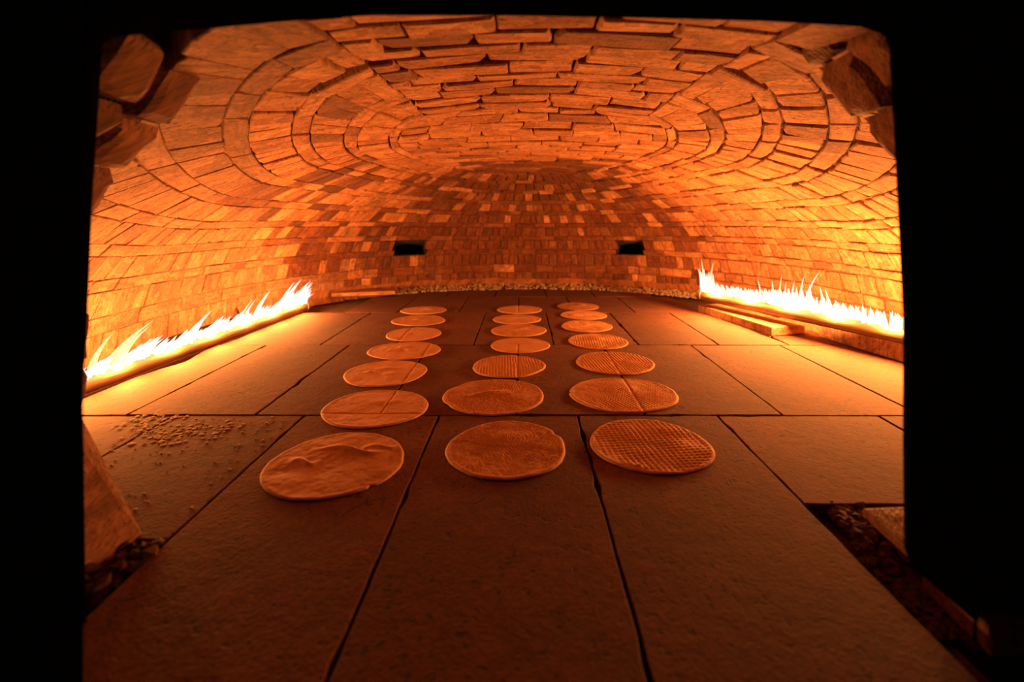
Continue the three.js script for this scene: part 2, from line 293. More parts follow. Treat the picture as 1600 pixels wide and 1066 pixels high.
function slab(x0, x1, d0, d1, o = {}) {
  const g0 = o.gap ?? 0.0028, k = o.skew ?? [0, 0, 0, 0]; // skew: x shift of each corner
  const c = [[x0 + k[0] + g0, d0 + g0], [x1 + k[1] - g0, d0 + g0], [x1 + k[2] - g0, d1 - g0], [x0 + k[3] + g0, d1 - g0]];
  const g = new THREE.ExtrudeGeometry(slabShape(c, o.notch), { depth: 0.05, bevelEnabled: true, bevelThickness: 0.003, bevelSize: 0.0022, bevelOffset: -0.0022, bevelSegments: 2, curveSegments: 1 });
  g.rotateX(-Math.PI / 2);                                  // shape (x, d) -> (x, z = -d), extruded up
  g.translate(0, -0.053 + (o.y ?? rr(-0.0018, 0.0012)), 0);
  const p = g.attributes.position, uv = [], ou = rnd(), ov = rnd(); for (let i = 0; i < p.count; i++) uv.push(ou + p.getX(i) * 0.8 + p.getY(i) * 0.2, ov + p.getZ(i) * 0.8 + p.getY(i) * 0.5);
  g.setAttribute('uv', new THREE.Float32BufferAttribute(uv, 2));
  return mesh('slab', g, o.m ?? SLABS[Math.floor(rnd() * SLABS.length)], floor);
}
const ROWS = [[0.45, 1.515], [1.515, 2.35], [2.35, 3.155], [3.155, 3.78], [3.78, 4.42]];
[[-0.658, -0.252], [-0.252, 0.17], [0.17, 0.592]].forEach(([a, b]) => slab(a, b, ...ROWS[0]));
slab(-1.055, -0.658, 0.93, 1.515); slab(-1.5, -1.055, 1.08, 1.515); slab(0.592, 1.08, 1.046, 1.515); slab(1.08, 1.56, 1.1, 1.515);
[[-1.2, -0.81], [-0.81, -0.43], [-0.43, -0.015], [-0.015, 0.377], [0.377, 0.795], [0.795, 1.215]].forEach(([a, b]) => slab(a, b, ...ROWS[1]));
slab(-1.455, -1.2, ...ROWS[1], { notch: { side: 3, at: 0.3, width: 0.26, depth: 0.055 } }); slab(1.215, 1.6, 1.515, 2.35, { skew: [0, 0.02, -0.05, 0] });
[[-0.95, -0.595], [-0.595, -0.225], [-0.225, 0.152], [0.152, 0.553], [0.553, 0.93]].forEach(([a, b]) => slab(a, b, ...ROWS[2]));
slab(-1.425, -0.95, ...ROWS[2], { skew: [0, 0, 0, 0.04] }); slab(0.93, 1.262, ...ROWS[2], { skew: [0, 0, -0.1, 0] }); slab(1.262, 1.545, 2.35, 2.66);
[[-1.12, -0.79], [-0.79, -0.4], [-0.4, -0.022], [-0.022, 0.336], [0.336, 0.72], [0.72, 1.12]].forEach(([a, b]) => slab(a, b, ...ROWS[3]));
[[-0.98, -0.58], [-0.58, -0.2], [-0.2, 0.19], [0.19, 0.56], [0.56, 1.0]].forEach(([a, b]) => slab(a, b, ...ROWS[4]));
{ // bed of sand and clay under the slabs, reaching below the walls
  const s = new THREE.Shape(); [[-0.72, 0.4], [0.64, 0.4], [0.64, 0.78], [2.05, 0.78], [2.05, 4.6], [-2.05, 4.6], [-2.05, 0.78], [-0.72, 0.78]].forEach((p, i) => i ? s.lineTo(...p) : s.moveTo(...p));
  const g = new THREE.ExtrudeGeometry(s, { depth: 0.06, bevelEnabled: false }); g.rotateX(-Math.PI / 2); g.translate(0, -0.095, 0);
  mesh('bed', g, bedMat, floor);
}

// ------------------------------------------------------------------ the front wall, the mouth of the oven
const front = structure('wall_front', 'thick dark front wall round the oven mouth, rough stones inside the opening', 'wall');
const toPlane = (px, py, d) => [(px - 815) * d / 780, EYE + (340 - py) * d / 780];
const MOUTH = [[136, 1000], [134, 900], [130, 700], [129, 605], [134, 540], [139, 430], [144, 330], [152, 180], [159, 72], [176, 58], [250, 50], [330, 43], [450, 33], [580, 25], [800, 25], [1000, 27], [1200, 33], [1345, 41], [1380, 55], [1389, 75], [1396, 200], [1404, 350], [1411, 500], [1410, 700], [1413, 855], [1424, 885], [1470, 925], [1520, 968], [1520, 1000]];
{ // surround: opening splays outwards behind a sharp front arris
  const dF = 0.74, dB = 0.81, pos = [], uv = [], O = [[-1.9, -0.12], [-1.9, 1.5], [1.9, 1.5], [1.9, -0.12]];
  const f = MOUTH.map((p) => toPlane(p[0] + rr(-1, 1), p[1] + rr(-1, 1), dF)), b = MOUTH.map((p) => toPlane((p[0] - 815) * 1.06 + 815, (p[1] - 340) * (p[1] < 340 ? 1.08 : 1) + 340, dB));
  const hull = (list, z, flip) => { const s = new THREE.Shape(O.map((p) => new THREE.Vector2(...p))); s.holes.push(new THREE.Path(list.map((p) => new THREE.Vector2(...p)))); const g = new THREE.ShapeGeometry(s); g.translate(0, 0, -z); return g.toNonIndexed(); };
  for (const g of [hull(f, dF), hull(b, dB)]) { const p = g.attributes.position; for (let i = 0; i < p.count; i++) { pos.push(p.getX(i), p.getY(i), p.getZ(i)); uv.push(p.getX(i) * 1.5, p.getY(i) * 1.5); } }
  for (let i = 0; i + 1 < f.length; i++) { const q = [[...f[i], -dF], [...f[i + 1], -dF], [...b[i + 1], -dB], [...b[i], -dB]]; for (const k of [0, 1, 2, 0, 2, 3]) { pos.push(...q[k]); uv.push(q[k][0] + q[k][2], q[k][1]); } }
  for (let i = 0; i < 4; i++) { const A = O[i], B = O[(i + 1) % 4], q = [[...A, -dF], [...B, -dF], [...B, -dB], [...A, -dB]]; for (const k of [0, 1, 2, 0, 2, 3]) { pos.push(...q[k]); uv.push(q[k][0] + q[k][2], q[k][1]); } }
  tag(mesh('surround', fromTriangles(pos, uv), frameMat, front), 'blackened surround of the oven mouth', null);
}
{ // left cheek of the mouth, running back to the surround
  const at = (px, d) => (px - 815) * d / 780, pts = [];
  for (const y of [-0.09, 1.4]) for (const [px, d] of [[124, 0.745], [130, 0.61], [-420, 0.61], [-260, 0.745]]) pts.push(V(at(px, d), y, -d));
  const g = new ConvexGeometry(pts), p = g.attributes.position, uv = []; for (let i = 0; i < p.count; i++) uv.push(p.getX(i) + p.getZ(i), p.getY(i)); g.setAttribute('uv', new THREE.Float32BufferAttribute(uv, 2));
  mesh('cheek', g, frameMat, front);
}
// lining of the mouth: irregular stones round an arch that ends at the chamber
const ARCH = [[-0.93, -0.02], [-0.90, 0.25], [-0.89, 0.45], [-0.90, 0.56], [-0.875, 0.63], [-0.81, 0.71], [-0.75, 0.76], [-0.69, 0.83], [-0.63, 0.92], [-0.565, 0.985], [-0.4, 1.04], [-0.1, 1.06], [0.2, 1.06], [0.42, 1.03], [0.525, 0.985], [0.575, 0.925], [0.64, 0.86], [0.70, 0.78], [0.785, 0.70], [0.86, 0.6], [0.90, 0.45], [0.90, 0.2], [0.92, -0.02]];
{
  const s = new THREE.Shape([[-2.1, -0.1], [-2.1, 1.45], [2.1, 1.45], [2.1, -0.1]].map((p) => new THREE.Vector2(...p)));
  s.holes.push(new THREE.Path(ARCH.map(([x, y]) => new THREE.Vector2(x * 1.06, y > 0 ? y * 1.05 : y)).concat([new THREE.Vector2(0.97, -0.09), new THREE.Vector2(-0.98, -0.09)])));
  const g = new THREE.ExtrudeGeometry(s, { depth: 0.22, bevelEnabled: false }); g.translate(0, 0, -1.04);
  mesh('core', g, stoneMats[1], front);
  // stones: lumpy faces with worn edges, two courses deep, joints broken
  const curve = new THREE.CatmullRomCurve3(ARCH.map((p) => V(p[0], p[1], 0)), false, 'centripetal');
  const base = (u, d) => { const p = curve.getPointAt(clamp(u, 0, 1)); return V(p.x * (1 + (d - 1.04) * 0.05), p.y, -d); };
  const nor = (u) => { const t = curve.getTangentAt(clamp(u, 0, 1)), n = V(t.y, -t.x, 0); return n.dot(V(0, 0.4, 0).sub(curve.getPointAt(clamp(u, 0, 1)))) < 0 ? n.negate() : n; };
  for (const [d0, d1, off] of [[0.80, 0.925, 0], [0.925, 1.05, 0.4]]) {
    let u = 0; const us = [0]; while (u < 0.97) { u = Math.min(1, u + rr(0.035, 0.075)); us.push(u); } us[us.length - 1] = 1;
    for (let k = 0; k + 1 < us.length; k++) {
      const a = us[k], b = us[k + 1], id = rr(0, 99), ou = rnd(), h = rr(-0.006, 0.006), N = 8, pos = [], uv = [], sk = rr(-0.012, 0.012), g = 0.0035;
      const P = (i, j) => {
        const fi = i / N, fj = j / N, e = Math.min(i, j, N - i, N - j), L = 3.6 * (b - a), gu = g / L;
        const uu = lerp(a + gu * (b - a), b - gu * (b - a), fi), n0 = noise3(uu * 60 + (e ? 0 : id), fj * 3, id) - 0.5;
        const dd = lerp(d0 + g + sk * (fi - 0.5), d1 - g + sk * (fi - 0.5), fj) + (d1 > 1 && j === N ? 0.02 * (noise3(uu * 70, 1, 4) - 0.5) : 0);
        const p = base(uu, dd), k1 = noise3(p.x * 11 + 5, p.y * 11, p.z * 11) - 0.5, k2 = noise3(p.x * 30 + id, p.y * 30, p.z * 30) - 0.5;
        return p.addScaledVector(nor(uu), e === 0 ? -0.03 : (e === 1 ? -0.006 : 0) + h + 0.022 * k1 + 0.010 * k2 + 0.003 * n0);
      };
      const put = (i, j) => { const p = P(i, j); pos.push(p.x, p.y, p.z); uv.push(ou + p.x + p.z, p.y + p.z * 0.6); };
      for (let i = 0; i < N; i++) for (let j = 0; j < N; j++) [[i, j], [i + 1, j], [i + 1, j + 1], [i, j], [i + 1, j + 1], [i, j + 1]].forEach((q) => put(...q));
      mesh('stone', fromTriangles(pos, uv), stoneMats[Math.floor(rnd() * 3)], front);
    }
  }
}
function rock(name, pts, m, parent, sub = 0.012) { // rough convex stone from corner points (x, y, d)
  const all = []; for (const p of pts) for (let k = 0; k < 5; k++) all.push(V(p[0] + rr(-sub, sub), Math.max(p[1] - sub, p[1] + rr(-sub, sub)), -p[2] + rr(-sub, sub)));
  const g = new ConvexGeometry(all), p = g.attributes.position, uv = []; for (let i = 0; i < p.count; i++) uv.push(p.getX(i) * 1.3 + p.getZ(i) * 0.7, p.getY(i) * 1.3 + p.getZ(i) * 0.4);
  g.setAttribute('uv', new THREE.Float32BufferAttribute(uv, 2)); return mesh(name, g, m, parent);
}
rock('jamb_stone', [[-0.725, -0.03, 0.94], [-0.745, -0.03, 0.85], [-0.92, -0.03, 0.82], [-0.95, -0.03, 1.06], [-0.83, -0.03, 1.02], [-0.80, 0.07, 0.94], [-0.86, 0.17, 0.96], [-0.93, 0.24, 0.90], [-0.95, 0.24, 1.03], [-0.88, 0.12, 1.02]], stoneMats[2], front, 0.02);
rock('jamb_stone', [[0.70, -0.03, 0.93], [0.69, 0.012, 1.0], [0.93, 0.02, 1.0], [0.93, -0.03, 0.86], [0.685, 0.012, 0.86], [0.90, 0.03, 0.86]], stoneMats[2], front, 0.006);
rock('jamb_stone', [[0.683, -0.03, 0.845], [0.683, 0.01, 0.84], [0.675, 0.012, 0.73], [0.675, -0.03, 0.72], [0.80, 0.01, 0.84], [0.80, 0.01, 0.73], [0.8, -0.03, 0.73], [0.8, -0.03, 0.84]], stoneMats[0], front, 0.006);

// ------------------------------------------------------------------ kerbs that carry the right burner
function block(name, x, d, w, h, l, y, turn, m, r = 0.006) { const o = mesh(name, new RoundedBoxGeometry(w, h, l, 2, r), m, scene); const g = o.geometry, p = g.attributes.position, q = g.attributes.normal, uv = [], ou = rnd(); for (let i = 0; i < p.count; i++) { const ax = Math.abs(q.getX(i)), ay = Math.abs(q.getY(i)), az = Math.abs(q.getZ(i)); ay >= ax && ay >= az ? uv.push(ou + p.getX(i), p.getZ(i)) : ax >= az ? uv.push(ou + p.getY(i), p.getZ(i)) : uv.push(ou + p.getX(i), p.getY(i)); } g.setAttribute('uv', new THREE.Float32BufferAttribute(uv, 2)); o.position.set(x, y + h / 2, -d); o.rotation.y = turn; return o; }
const KERB = 'fire bricks under the right burner';
const kerbMat = brickMat(0.66, 0.40, 0.25), kerbMat2 = brickMat(0.56, 0.32, 0.19);
tag(block('kerb_brick', 1.285, 2.87, 0.20, 0.036, 0.66, -0.036, 0.21, kerbMat2), 'lower fire brick under the far half of the right burner pipe', 'brick', KERB);
tag(block('kerb_brick', 1.29, 2.87, 0.20, 0.046, 0.67, 0.0, 0.21, kerbMat), 'upper fire brick with a pale top under the far half of the right burner pipe', 'brick', KERB);
tag(block('kerb_brick', 1.60, 2.05, 0.13, 0.03, 0.9, -0.034, 0.19, kerbMat2), 'lower fire brick under the near half of the right burner pipe', 'brick', KERB);
tag(block('kerb_brick', 1.63, 2.15, 0.13, 0.078, 0.76, -0.001, 0.19, kerbMat), 'upper fire brick under the near half of the right burner pipe', 'brick', KERB);
tag(block('kerb_brick', 1.632, 2.75, 0.16, 0.105, 0.40, -0.035, 0.19, kerbMat2), 'fire brick set back in the gap below the right burner pipe', 'brick', KERB);

// ------------------------------------------------------------------ gas burners with their flames
function tongue(base, height, width, lean, curl, m) { // a curved, tapered flame: returns geometry
  const N = 8, S = 7, pos = [], uv = [], rings = [];
  for (let i = 0; i <= N; i++) {
    const f = i / N, r = width * (f < 0.25 ? lerp(0.75, 1, f / 0.25) : Math.pow(1 - (f - 0.25) / 0.75, 0.8)), c = base.clone().addScaledVector(lean, f * f * height).add(V(curl.x * f * f * f, 0, curl.z * f * f * f)); c.y += height * f;
    rings.push(Array.from({ length: S }, (_, k) => { const a = k / S * 2 * Math.PI; return V(c.x + r * Math.cos(a), c.y, c.z + r * Math.sin(a)); }));
  }
  const put = (p) => { pos.push(p.x, p.y, p.z); uv.push(0, 0); };
  for (let i = 0; i < N; i++) for (let k = 0; k < S; k++) { const a = rings[i][k], b = rings[i][(k + 1) % S], c = rings[i + 1][(k + 1) % S], d = rings[i + 1][k]; [a, c, b, a, d, c].forEach(put); }
  return fromTriangles(pos, uv);
}
function burner(label, A, B, r, o) { // A near end, B far end of the pipe's axis
  const g = group('gas_burner'); g.position.copy(A).setY(0); tag(g, label, 'burner', 'gas burner pipes along the oven sides');
  const L = A.distanceTo(B), dir = B.clone().sub(A).normalize(), off = g.position;
  const prof = []; for (const [rad, y] of [[r - 0.004, 0], [r, 0.004], [r, L - 0.004], [r - 0.004, L]]) prof.push(new THREE.Vector2(rad, y));
  const pg = new THREE.LatheGeometry(prof, 28); pg.applyQuaternion(new THREE.Quaternion().setFromUnitVectors(V(0, 1, 0), dir)); pg.translate(A.x - off.x, A.y - off.y, A.z - off.z);
  mesh('pipe', pg, pipeMat, g);
  const cap = new THREE.CylinderGeometry(r + 0.004, r + 0.004, 0.03, 28); cap.applyQuaternion(new THREE.Quaternion().setFromUnitVectors(V(0, 1, 0), dir)); const ce = B.clone().sub(off); cap.translate(ce.x, ce.y, ce.z); mesh('end_cap', cap, pipeMat, g);
  const bins = Array.from({ length: o.lights }, () => ({ core: [], tip: [] }));
  const bin = (f) => bins[clamp(Math.floor(f * o.lights), 0, o.lights - 1)];
  const at = (f) => A.clone().lerp(B, f).sub(off).add(V(0, r * 0.55, 0));
  for (let i = 0; i < o.n; i++) { const f = (i + rr(0.1, 0.9)) / o.n, p = at(f); p.x += rr(-0.4, 0.4) * r; p.z += rr(-0.006, 0.006); const h = o.height(f) * rr(0.8, 1.12); bin(f).core.push(tongue(p, h, o.width * rr(0.8, 1.2), o.lean(f), V(rr(-0.012, 0.012), 0, rr(-0.012, 0.012)))); }
  for (const [f, h, w, lx, lz, tip] of o.spikes) bin(f)[tip ? 'tip' : 'core'].push(tongue(at(f), h, w, V(lx, 0, lz), V(rr(-0.01, 0.01), 0, 0)));
  bins.forEach((b, i) => {
    const gs = [], ms = []; if (b.core.length) { gs.push(mergeGeometries(b.core)); ms.push(flameCore); } if (b.tip.length) { gs.push(mergeGeometries(b.tip)); ms.push(flameTip); }
    const m = tag(mesh('flame', mergeGeometries(gs, true), ms, g), null, null, null, 'stuff'); m.castShadow = false;
    const f = (i + 0.5) / o.lights, p = at(f); m.geometry.computeBoundingBox(); const bb = m.geometry.boundingBox;
    const light = new THREE.PointLight(FLAME_LIGHT, o.power, 0, 2); light.position.set(p.x + o.side + 0.3 * o.lean(f).x * o.height(f), p.y + Math.max(0.03, o.height(f) * 0.45), p.z); light.castShadow = true; light.shadow.radius = 1.7; light.name = 'flame_light'; g.add(light);
  });
  return g;
}
const bump = (f, c, w, h) => h * Math.max(0, 1 - Math.abs(f - c) / w);
burner('gas burner pipe along the right wall with a dense fringe of upright flames', V(1.70, 0.112, -1.735), V(1.135, 0.112, -3.14), 0.032, {
  n: 240, width: 0.0115, side: -0.02, lights: 6, power: RIGHT_POWER, lean: (f) => V(-0.1, 0, 0.02),
  height: (f) => 0.068 + bump(f, 1.0, 0.07, 0.09) + bump(f, 0.55, 0.16, 0.035) + 0.012 * (1 - f),
  spikes: [[0.985, 0.215, 0.008, -0.12, 0, 1], [0.955, 0.20, 0.008, 0.1, 0, 1], [0.99, 0.15, 0.012, 0, 0, 0], [0.96, 0.14, 0.012, 0, 0, 0], [0.935, 0.13, 0.011, 0, 0, 0], [0.70, 0.135, 0.006, -0.1, 0, 0], [0.645, 0.14, 0.006, -0.1, 0, 0], [0.625, 0.18, 0.004, 0.12, 0, 1], [0.60, 0.14, 0.006, 0, 0, 0], [0.575, 0.15, 0.007, 0.1, 0, 0], [0.545, 0.18, 0.007, 0.15, 0, 0], [0.525, 0.21, 0.007, 0.35, 0, 0], [0.50, 0.15, 0.008, -0.1, 0, 0], [0.46, 0.145, 0.009, -0.1, 0, 0], [0.44, 0.135, 0.009, -0.1, 0, 0]],
});
burner('gas burner pipe along the left wall with low flames swept towards the back', V(-1.505, 0.03, -1.45), V(-1.395, 0.03, -3.21), 0.031, {
  n: 150, width: 0.016, side: 0.02, lights: 7, power: LEFT_POWER, lean: (f) => V(0.25, 0, -0.9),
  height: (f) => 0.058 + 0.02 * Math.sin(f * 40) * Math.sin(f * 17) + bump(f, 0.93, 0.16, 0.05),
  spikes: [[0.155, 0.14, 0.012, 0.1, -0.5, 1], [0.20, 0.15, 0.02, 0.3, -1.0, 1], [0.22, 0.13, 0.014, 0.25, -0.9, 1], [0.43, 0.125, 0.016, 0.25, -0.8, 0], [0.415, 0.1, 0.018, 0.25, -0.8, 0], [0.62, 0.12, 0.007, 0.2, -0.7, 0], [0.64, 0.12, 0.007, 0.2, -0.7, 0], [0.70, 0.145, 0.016, 0.2, -0.8, 0], [0.84, 0.16, 0.016, 0.2, -0.8, 0], [0.87, 0.17, 0.02, 0.2, -0.8, 0], [0.93, 0.14, 0.013, 0.3, -0.6, 0], [0.95, 0.15, 0.011, 0.3, -0.5, 0], [0.97, 0.14, 0.01, 0.35, -0.4, 0], [0.985, 0.13, 0.01, 0.3, -0.4, 0], [0.99, 0.06, 0.014, 0.9, -0.9, 0]],
});

// ------------------------------------------------------------------ flatbreads
const JOINTS_X = (x, d) => { const row = d < 1.515 ? [-0.658, -0.252, 0.17, 0.592] : d < 2.35 ? [-0.81, -0.43, -0.015, 0.377, 0.795] : d < 3.155 ? [-0.95, -0.595, -0.225, 0.152, 0.553] : [-0.79, -0.4, -0.022, 0.336, 0.72]; return Math.min(...row.map((j) => Math.abs(x - j))); };
const JOINTS_D = (d) => Math.min(...[1.515, 2.35, 3.155].map((j) => Math.abs(d - j)));
function bread(label, x, d, rx, rd, o) {
  const NR = o.fine || o.dimple ? 46 : 26, NA = o.fine || o.dimple ? 230 : 120, th = 0.0045, ph = [rr(0, 6.3), rr(0, 6.3), rr(0, 6.3), rr(0, 6.3)], id = rr(0, 90);
  const outline = (a) => { let k = 1 + 0.016 * Math.sin(2 * a + ph[0]) + 0.013 * Math.sin(3 * a + ph[1]) + 0.008 * Math.sin(5 * a + ph[2]) + 0.006 * (noise3(Math.cos(a) * 6 + id, Math.sin(a) * 6, 2) - 0.5) * 2; for (const [an, w, dep] of o.nicks ?? []) { let df = Math.abs(((a - an + 9.4248) % 6.2832) - 3.1416); df = Math.abs(df); k -= dep * Math.max(0, 1 - df / w); } return k; };
  const P = (f, a) => { const k = outline(a) * f; return [Math.cos(a) * rx * k, Math.sin(a) * rd * k]; };
  const cs = Math.cos(o.turn ?? 0.35), sn = Math.sin(o.turn ?? 0.35), p = o.pitch ?? 0.0125;
  const H = (lx, ld, f) => {
    let y = th * (f > 0.965 ? Math.sqrt(Math.max(0, 1 - ((f - 0.965) / 0.035) ** 2)) * 0.75 + 0.25 : 1);
    y += 0.0012 * (noise3(lx * 22 + id, ld * 22, 1) - 0.5) * 2 + 0.0004 * (noise3(lx * 90, ld * 90 + id, 3) - 0.5) * 2;
    if (o.rim !== 0) y += (o.rim ?? 0.0011) * sstep(0.9, 0.965, f) * (f < 0.965 ? 1 : 0.5);
    for (const [bx, bd, w, l, an, h] of o.bumps ?? []) { const c = Math.cos(an), s = Math.sin(an), u = ((lx - bx) * c + (ld - bd) * s) / l, v = (-(lx - bx) * s + (ld - bd) * c + (0.02 * Math.sin(u * 2.2) * (o.wave ?? 0))) / w; const e = u * u + v * v; if (e < 4) y += h * Math.exp(-e * 1.6); }
    if (o.dimple) { const wx = 0.006 * (noise3(lx * 14 + id, ld * 14, 8) - 0.5), u = (lx * cs + ld * sn + wx) / p, v = (-lx * sn + ld * cs + wx) / p, row = Math.floor(v), uu = u + (!o.grid && row % 2 ? 0.5 : 0); const k = (0.5 + 0.5 * Math.cos(2 * Math.PI * uu)) * (0.5 + 0.5 * Math.cos(2 * Math.PI * v)); y += (d > 2.2 ? 2.1 : 1.7) * o.dimple * (Math.pow(k, 0.7) - 0.3) * sstep(0.985, 0.9, f) * sstep(-0.1, 0.45, noise3(lx * 9 + id, ld * 9, 7)); }
    if (o.swirl) { y += o.swirl * Math.cos(2 * Math.PI * (Math.hypot(lx - 0.06, ld + 0.03) / 0.0075)) * sstep(0.98, 0.9, f); }
    if (o.crease) { const jx = JOINTS_X(x + lx, d + ld), jd = JOINTS_D(d + ld); y -= 0.0028 * Math.exp(-((jx / 0.004) ** 2)) + 0.0022 * Math.exp(-((jd / 0.004) ** 2)); }
    return Math.max(0.0012, y);
  };
  const pos = [], uv = [], idx = [], fs = Array.from({ length: NR + 1 }, (_, i) => { const f = i / NR; return f < 0.9 ? f * 0.955 / 0.9 : lerp(0.955, 1, (f - 0.9) / 0.1); });
  pos.push(0, H(0, 0, 0), 0); uv.push(0, 0);
  for (let i = 1; i <= NR; i++) for (let j = 0; j < NA; j++) { const a = j / NA * 2 * Math.PI, [lx, ld] = P(fs[i], a); pos.push(lx, H(lx, ld, fs[i]), -ld); uv.push(lx + id, ld); }
  const base = 1 + (NR - 1) * NA, low = pos.length / 3;
  for (let j = 0; j < NA; j++) { const [lx, ld] = P(0.99, j / NA * 2 * Math.PI); pos.push(lx, 0, -ld); uv.push(lx + id, ld); }
  for (let j = 0; j < NA; j++) { const k = (j + 1) % NA; idx.push(0, 1 + j, 1 + k); for (let i = 1; i < NR; i++) { const a = 1 + (i - 1) * NA + j, b = 1 + (i - 1) * NA + k, c = a + NA, e = b + NA; idx.push(a, c, e, a, e, b); } idx.push(base + j, low + j, low + k, base + j, low + k, base + k); if (j > 1) idx.push(low, low + j, low + j - 1); }
  const g = new THREE.BufferGeometry(); g.setAttribute('position', new THREE.Float32BufferAttribute(pos, 3)); g.setAttribute('uv', new THREE.Float32BufferAttribute(uv, 2)); g.setIndex(idx); g.computeVertexNormals();
  const m = mesh('flatbread', g, o.m ?? doughMat, scene); m.position.set(x, 0.0005, -d);
  return tag(m, label, 'flatbread', 'flatbreads baking in three rows on the oven floor');
}
const scorched = std(0.44, 0.20, 0.09, { map: doughMap, bumpMap: doughBump, bumpScale: 0.0012, roughness: 0.85 });
const warm = std(0.72, 0.39, 0.19, { map: doughMap, bumpMap: doughBump, bumpScale: 0.0006, roughness: 0.8 });
bread('smooth flatbread with a long raised wave, nearest the oven mouth in the left row', -0.453, 1.218, 0.165, 0.164, { fine: 1, m: warm, wave: 1, rim: 0.0004, bumps: [[0.02, 0.055, 0.012, 0.075, 0.08, 0.011], [0.09, 0.075, 0.012, 0.04, 0.5, 0.006], [-0.075, -0.005, 0.014, 0.03, 0.4, 0.006]], nicks: [[-0.75, 0.06, 0.045]] });
bread('smooth flatbread creased lengthwise and across by slab joints, second in the left row', -0.459, 1.57, 0.162, 0.158, { fine: 1, crease: 1, bumps: [[0.03, 0.04, 0.03, 0.05, 0.4, 0.003]] });
bread('smooth flatbread with two soft blisters and a side crease, third in the left row', -0.522, 1.92, 0.156, 0.159, { crease: 1, bumps: [[-0.06, 0.0, 0.014, 0.022, 0, 0.006], [0.0, 0.045, 0.013, 0.05, 0.1, 0.005], [0.02, -0.02, 0.02, 0.05, 0, 0.002]] });
bread('smooth flatbread with a star of blisters near its middle, fourth in the left row', -0.527, 2.243, 0.16, 0.146, { crease: 1, bumps: [[-0.02, 0.05, 0.014, 0.02, 0.6, 0.006], [-0.05, 0.0, 0.014, 0.03, 0.8, 0.006], [0.02, 0.0, 0.014, 0.03, -0.7, 0.005]] });
bread('smooth flatbread with one diagonal crease, fifth in the left row', -0.554, 2.559, 0.139, 0.146, { crease: 1 });
bread('flatbread with a roughened left edge, sixth in the left row', -0.596, 2.896, 0.156, 0.142, { dimple: 0.0008, bumps: [[0, 0.02, 0.03, 0.05, 0, 0.003]] });
bread('smooth flatbread with a central puff, farthest in the left row', -0.629, 3.211, 0.144, 0.132, { bumps: [[0.02, 0.03, 0.03, 0.05, 0.1, 0.008]] });
bread('flatbread with fine swirling imprint, nearest the oven mouth in the middle row', -0.039, 1.297, 0.156, 0.161, { fine: 1, dimple: 0.0014, pitch: 0.0092, turn: 0.15, bumps: [[0.0, 0.06, 0.04, 0.06, 0, 0.005], [0.05, -0.01, 0.03, 0.04, 0.4, -0.002]], nicks: [[0.5, 0.16, 0.05]], m: warm });
bread('finely dimpled flatbread with a ridge through its middle, second in the middle row', -0.092, 1.672, 0.171, 0.163, { fine: 1, dimple: 0.0016, pitch: 0.0105, turn: 0.3, bumps: [[-0.02, 0.01, 0.02, 0.08, 0.3, 0.009]], nicks: [[-2.6, 0.2, 0.03]], m: warm });
bread('flatbread with straight rows of dimples and a shallow middle crease, third in the middle row', -0.052, 2.007, 0.145, 0.15, { fine: 1, dimple: 0.0017, pitch: 0.0115, turn: 0.05, grid: 1, crease: 1 });
bread('smooth flatbread with one short straight crease, fourth in the middle row', -0.007, 2.337, 0.136, 0.14, { crease: 1, rim: 0.0004 });
bread('dimpled flatbread with a small hollow at its middle, fifth in the middle row', -0.015, 2.644, 0.147, 0.142, { dimple: 0.0014, pitch: 0.0135, turn: 0.2, bumps: [[0.02, 0.03, 0.02, 0.04, 0.4, 0.004]] });
bread('dimpled flatbread with a faint ridge, sixth in the middle row', -0.028, 2.931, 0.141, 0.13, { dimple: 0.0014, pitch: 0.0135, turn: 0.1, bumps: [[-0.01, 0.03, 0.02, 0.05, 0.1, 0.005]] });
bread('flatbread lying across a slab joint, farthest in the middle row', -0.012, 3.233, 0.145, 0.134, { dimple: 0.0007, crease: 1 });
bread('flatbread with bold woven rows of dimples, nearest the oven mouth in the right row', 0.338, 1.316, 0.155, 0.16, { fine: 1, dimple: 0.0021, pitch: 0.0142, turn: 0.12, grid: 1, bumps: [[0.08, 0.08, 0.04, 0.05, 0, 0.004], [-0.06, -0.12, 0.01, 0.03, -0.5, 0.004]], nicks: [[0.95, 0.25, 0.035]], m: warm });
bread('widest dimpled flatbread with a deep diagonal crease, second in the right row', 0.343, 1.691, 0.18, 0.166, { fine: 1, dimple: 0.0017, pitch: 0.0115, turn: 0.5, grid: 1, crease: 1, nicks: [[3.05, 0.08, 0.03]] });
bread('boldly dimpled flatbread cut by a diagonal crease, third in the right row', 0.385, 2.056, 0.157, 0.162, { fine: 1, dimple: 0.0022, pitch: 0.0125, turn: 0.12, grid: 1, crease: 1 });
bread('dimpled flatbread with a mottled surface, fourth in the right row', 0.369, 2.409, 0.142, 0.148, { dimple: 0.0018, pitch: 0.0135, turn: 0.4, bumps: [[0, 0.03, 0.03, 0.05, 0.2, 0.004]] });
bread('flatbread with curving rows of large dimples, fifth in the right row', 0.358, 2.744, 0.14, 0.144, { dimple: 0.0021, pitch: 0.015, turn: 0.6 });
bread('flatbread with a low puff on its left half, sixth in the right row', 0.381, 3.054, 0.143, 0.13, { dimple: 0.0012, pitch: 0.0135, bumps: [[-0.05, 0.0, 0.03, 0.05, 0, 0.006]] });
bread('browned, darkest flatbread with a blistered top, farthest in the right row', 0.377, 3.349, 0.141, 0.14, { dimple: 0.003, pitch: 0.022, turn: 0.7, m: scorched, bumps: [[0.03, 0.02, 0.03, 0.04, 0, 0.005]] });

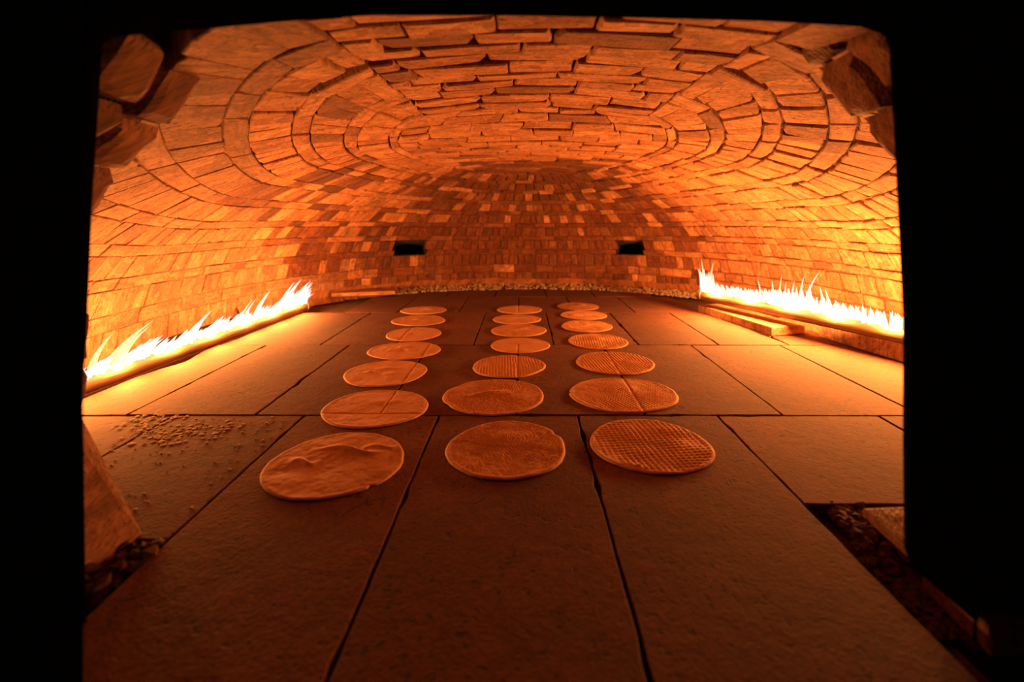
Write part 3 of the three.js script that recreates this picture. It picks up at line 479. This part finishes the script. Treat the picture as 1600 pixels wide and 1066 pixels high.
// ------------------------------------------------------------------ loose matter
function scatter(name, label, category, spots, m) { // spots: [x, y, d, size, flat]
  const gs = spots.map(([x, y, d, s, flat]) => { const g = new THREE.IcosahedronGeometry(s, 0), p = g.attributes.position, id = Math.floor(rnd() * 1e6); const key = (i, k) => hash3(Math.round(p.getX(i) / s * 50), Math.round(p.getY(i) / s * 50) + id, Math.round(p.getZ(i) / s * 50) + k); for (let i = 0; i < p.count; i++) { const k = 0.65 + 0.7 * key(i, 0); p.setXYZ(i, p.getX(i) * k, p.getY(i) * k * flat, p.getZ(i) * k); } g.rotateY(rr(0, 6)); g.rotateX(rr(-0.3, 0.3) * flat); g.translate(x, y + s * flat * 0.5, -d); g.computeVertexNormals(); return g; });
  return tag(mesh(name, mergeGeometries(gs), m, scene), label, category, null, 'stuff');
}
const grav = []; for (let i = 0; i < 2600; i++) { const a = 40 + 86 * rnd(), p = ring(0, a), n = ringNormal(0.1, a); n.y = 0; n.normalize(); const k = noise3(a * 0.35, 2, 9); if (rnd() > 0.35 + k) continue; const o = 0.05 + 0.15 * Math.pow(rnd(), 1.3) + 0.03 * k; p.addScaledVector(n, o); grav.push([p.x, Math.max(0, 0.035 - o * 0.2) * rnd(), -p.z, rr(0.0035, 0.012), rr(0.5, 1.0)]); }
scatter('ash_gravel', 'pale gravelly ash and crumbs heaped along the foot of the back wall', 'gravel', grav, crumbMats[0]);
const flakes = []; for (let i = 0; i < 220; i++) { const c = [[-1.08, 1.46], [-1.0, 1.40], [-1.1, 1.50], [-0.95, 1.36], [-0.87, 1.42]][i % 5]; flakes.push([c[0] + (rnd() + rnd() + rnd() - 1.5) * 0.10, 0, c[1] + (rnd() + rnd() + rnd() - 1.5) * 0.05, rr(0.002, 0.0085), rr(0.1, 0.22)]); }
for (let i = 0; i < 160; i++) flakes.push([rr(-1.1, -0.68), 0, rr(1.0, 1.5), rr(0.001, 0.004), 0.5]);
scatter('crust_flakes', 'thin pale crust flakes scattered on the left front floor slab', 'crumbs', flakes, crumbMats[0]);
const rub = []; for (let i = 0; i < 260; i++) rub.push([rr(-0.86, -0.665), -0.035 + 0.025 * rnd(), rr(0.80, 0.95), rr(0.006, 0.02), rr(0.5, 0.9)]);
scatter('rubble', 'dark rubble below the jamb stone at the lower left of the oven mouth', 'rubble', rub, stoneMats[1]);
const rub2 = []; for (let i = 0; i < 300; i++) { const d = rr(0.74, 1.06), k = sstep(0.85, 1.0, d); rub2.push([rr(0.60, 0.675) + 0.04 * k, -0.036 + 0.018 * k, d, rr(0.004, 0.011) + 0.004 * k, rr(0.5, 0.9)]); }
for (let i = 0; i < 70; i++) rub2.push([rr(0.64, 0.88), -0.022, rr(1.0, 1.04), rr(0.003, 0.010), 0.7]);
scatter('rubble', 'broken grit filling the groove at the lower right of the oven mouth', 'rubble', rub2, stoneMats[0]);
tag(block('stone_ledge', -1.20, 3.80, 0.46, 0.03, 0.16, 0.015, 0.28, brickMat(0.62, 0.36, 0.22), 0.008), 'flat stone ledge propped on grit at the left rear corner of the floor', 'stone');

renderer.render(scene, camera);
